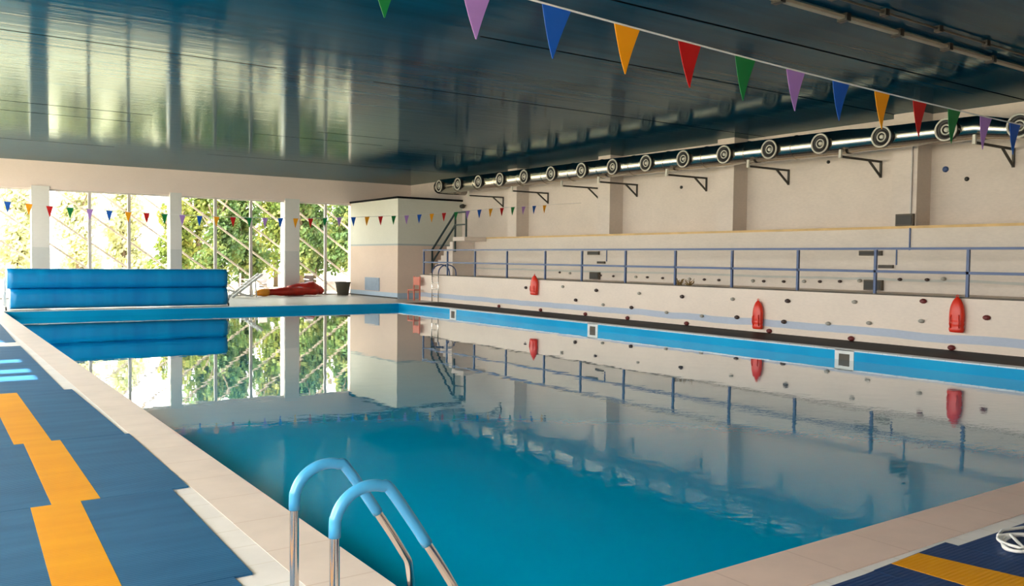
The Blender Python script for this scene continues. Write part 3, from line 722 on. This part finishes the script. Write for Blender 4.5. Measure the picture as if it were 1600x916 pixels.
def garden_chair():
    r = empty('plastic_chair', (0, 0, 0), 'x', 'chair', 'white plastic chairs outside')
    for k2 in range(3):
        z = .40+.10*k2; m = MB().box(-.24, .24, -.22, .22, z, z+.03)
        m.build('seat', M['plastic'], r); MB().box(-.23, .23, .20, .25, z+.03, z+.46).build('backrest', M['plastic'], r)
    for sx in (-1, 1):
        for sy in (-1, 1): MB().bar((sx*.2, sy*.19, .42), (sx*.25, sy*.24, 0), .04).build('leg', M['plastic'], r)
        MB().bar((sx*.26, -.2, .78), (sx*.26, .24, .80), .05, .03).build('armrest', M['plastic'], r)
    return r
g0 = garden_chair()
for i, (x, y, rz, lab) in enumerate([(13.0, 38.5, .3, 'stack of white plastic chairs outside, left of the third column'), (14.1, 38.7, -.4, 'stack of white plastic chairs outside, behind the third column'), (15.2, 38.5, .2, 'stack of white plastic chairs outside, right of the third column'), (12.2, 38.9, 1.2, 'stack of white plastic chairs outside, nearest the cover reel')]):
    o = g0 if i == 0 else copy_tree(g0); o.location = (x, y, -.125); o.rotation_euler = (0, 0, rz); o['label'] = lab
r = empty('plastic_table', (16.3, 38.6, -.125), 'white plastic table outside right of the third column', 'table')
MB().box(15.75, 16.85, 38.2, 39.0, .55, .60).build('tabletop', M['plastic'], r, bevel=.01)
MB().box(15.8, 16.8, 38.25, 38.29, .12, .55).build('apron', M['plastic'], r)
for a in (15.82, 16.78):
    for b_ in (38.27, 38.93): MB().bar((a, b_, -.125), (a, b_, .55), .06).build('leg', M['plastic'], r)
r = empty('folding_lounger', (11.2, 35.4, 0), 'white folded lounger frame leaning up beside the end of the cover reel', 'lounger')
f = MB()
for y in (35.2, 35.7): f.bar((10.5, y, .02), (11.75, y, .98), .09).bar((10.35, y, .35), (11.3, y, .05), .05).bar((11.45, y, .75), (11.5, y, .02), .045)
f.build('side_frame', M['white'], r)
f = MB()
for i in range(7): q = .1+i*.13; f.bar((10.5+1.25*q, 35.2, .02+.96*q), (10.5+1.25*q, 35.7, .02+.96*q), .07, .02)
f.build('slat', M['white'], r)
r = empty('dark_bin', (15.85, 36.4, 0), 'dark grey-brown tub standing on the far deck against the plant room', 'tub')
MB().lathe([(.24, 0), (.26, .03), (.33, .52), (.36, .56), (.34, .60), (.30, .56)], (15.85, 36.35, 0), 'Z', 24).build('tub_body', M['bin'], r)
MB().torus((15.85, 36.35, .57), .345, .02, 'Z', 28, 6).build('rim', M['dark'], r)

# ------------------------------------------------------------------ floor mats
def mat_thing(pts, stripe, label, main='mat', name='floor_mat', z=.012):
    cx = sum(p[0] for p in pts)/len(pts); cy = sum(p[1] for p in pts)/len(pts)
    r = empty(name, (cx, cy, 0), label, 'mat', 'ribbed pool-deck mats')
    MB().poly(pts, .0005, z).build('mat_sheet', M[main], r)
    if stripe: o = MB().poly(stripe, z, z+.0015).build('yellow_stripe', M['mat_yellow'], r)
    return r
rows = [(-1.5, 2.3, 1.30, 1.30, (.40, .70), (.46, .76), 'blue ribbed deck mat under the camera with yellow stripe'),
        (2.3, 4.47, 1.30, 1.34, (.44, .74), (.50, .80), 'blue ribbed deck mat below the ladder, at the bottom edge'),
        (4.47, 6.43, 1.44, 1.48, (.52, .82), (.585, .885), 'blue ribbed deck mat nearest the bottom left, beside the ladder, with a yellow stripe'),
        (6.43, 8.66, 1.60, 1.61, (.71, 1.01), (.74, 1.03), 'blue ribbed deck mat second from the bottom left, its yellow stripe in the middle'),
        (8.66, 11.90, 1.575, 1.55, (.665, .96), (.66, .95), 'blue ribbed deck mat at the left where the yellow stripe ends'),
        (11.90, 18.0, 1.46, 1.50, None, None, 'plain blue ribbed deck mat with sun patches beyond the end of the yellow stripe'),
        (18.9, 24.0, 1.50, 1.58, None, None, 'farthest plain blue ribbed deck mat along the left pool edge')]
for y0, y1, xa, xb, s0, s1, lab in rows:
    st = [(s0[0], y0), (s0[1], y0), (s1[1], y1), (s1[0], y1)] if s0 else None
    mat_thing([(-.55, y0+.003), (xa, y0+.003), (xb, y1-.003), (-.55, y1-.003)], st, lab)
# mats at the near pool end
mat_thing([(1.9, -1.0), (4.30, -1.0), (4.30, 2.66), (4.2, 2.655), (1.9, 2.66)], None, 'navy ribbed deck mat at the bottom edge left of the slanting yellow stripe', 'mat_navy')
mat_thing([(4.305, -1.0), (5.11, -1.0), (5.11, 2.70), (4.305, 2.665)], [(4.56, 1.4), (5.04, 1.4), (4.78, 2.68), (4.48, 2.67)], 'x', 'mat_navy')
bpy.data.objects['floor_mat.008']['label'] = 'navy ribbed deck mat in the bottom right carrying the slanting yellow stripe'
mat_thing([(5.115, -1.0), (7.6, -1.0), (7.6, 2.62), (5.115, 2.62)], None, 'navy ribbed deck mat at the right edge under the white coiled cord', 'mat_navy')

# white coiled cord
m = MB(); z = .026
loop = []
for i in range(70):
    a = i/70*2*PI*2.6; rx = .20+.05*math.sin(a*.7); ry = .12+.03*math.cos(a*.9)
    loop.append((5.45+rx*math.cos(a)+.03*math.sin(a*.37), 2.38+ry*math.sin(a), z+.006*(i/70)*3))
loop += [(5.50, 2.50, .04), (5.46, 2.56, .03), (5.60, 2.60, .026), (5.8, 2.55, .026), (6.1, 2.5, .026)]
m.tube(loop, .010, 8)
tag(m.build('coiled_cord', M['string'], origin=(5.45, 2.38, .012)), 'white cord coiled loosely on the navy mat at the lower right edge', 'cord')

# ------------------------------------------------------------------ near pool ladder
LXA, ZT = 1.45, .700
lad = empty('pool_ladder', (LXA, 3.64, 0), 'steel pool ladder with two arched handrails in light blue sleeves at the near left edge', 'ladder')
def rail_path(y):
    P_ = [(LXA, .0), (LXA, .3), (LXA, .545)]
    for i in range(1, 9):                       # arc over the top
        a = PI - i*(PI*.70)/8; P_.append((LXA+.165+.165*math.cos(a), .545+.155*math.sin(a)))
    return P_
for y, lab in ((3.88, 'handrail farther from the camera'), (3.40, 'handrail nearer the camera')):
    A = rail_path(y)
    xe, ze = A[-1]
    dn = [(1.83, .50), (1.885, .415), (1.96, .30), (2.03, .185), (2.06, .13), (2.072, .06), (2.08, -.02), (2.08, -.12), (2.08, -.3), (2.08, -.7), (2.08, -1.3)]
    # smooth chain with y
    full = [(x, y, z) for x, z in A+dn]
    # refine by Catmull-Rom
    out = []
    for i in range(len(full)-1):
        p0 = Vector(full[max(i-1, 0)]); p1 = Vector(full[i]); p2 = Vector(full[i+1]); p3 = Vector(full[min(i+2, len(full)-1)])
        for s in range(4):
            q = s/4; out.append(.5*((2*p1)+(-p0+p2)*q+(2*p0-5*p1+4*p2-p3)*q*q+(-p0+3*p1-3*p2+p3)*q**3))
    out.append(Vector(full[-1]))
    h = MB().tube(out, .0215, 20).build('handrail', M['steel'], lad)
    top = [p for i, p in enumerate(out) if p.z > .47 and p.x < 2.0 or (p.z > (.36 if y < 3.6 else .40) and p.x > 1.7)]
    MB().tube(top, .0265, 20).build('grip_sleeve', M['sleeve'], h)
    MB().lathe([(.055, .0), (.055, .015), (.03, .03)], (LXA, y, .012), 'Z', 20).build('base_flange', M['steel'], h)
for z in (-.35, -.62, -.9, -1.18): MB().box(2.04, 2.14, 3.40, 3.88, z, z+.03).build('tread', M['steel'], lad)
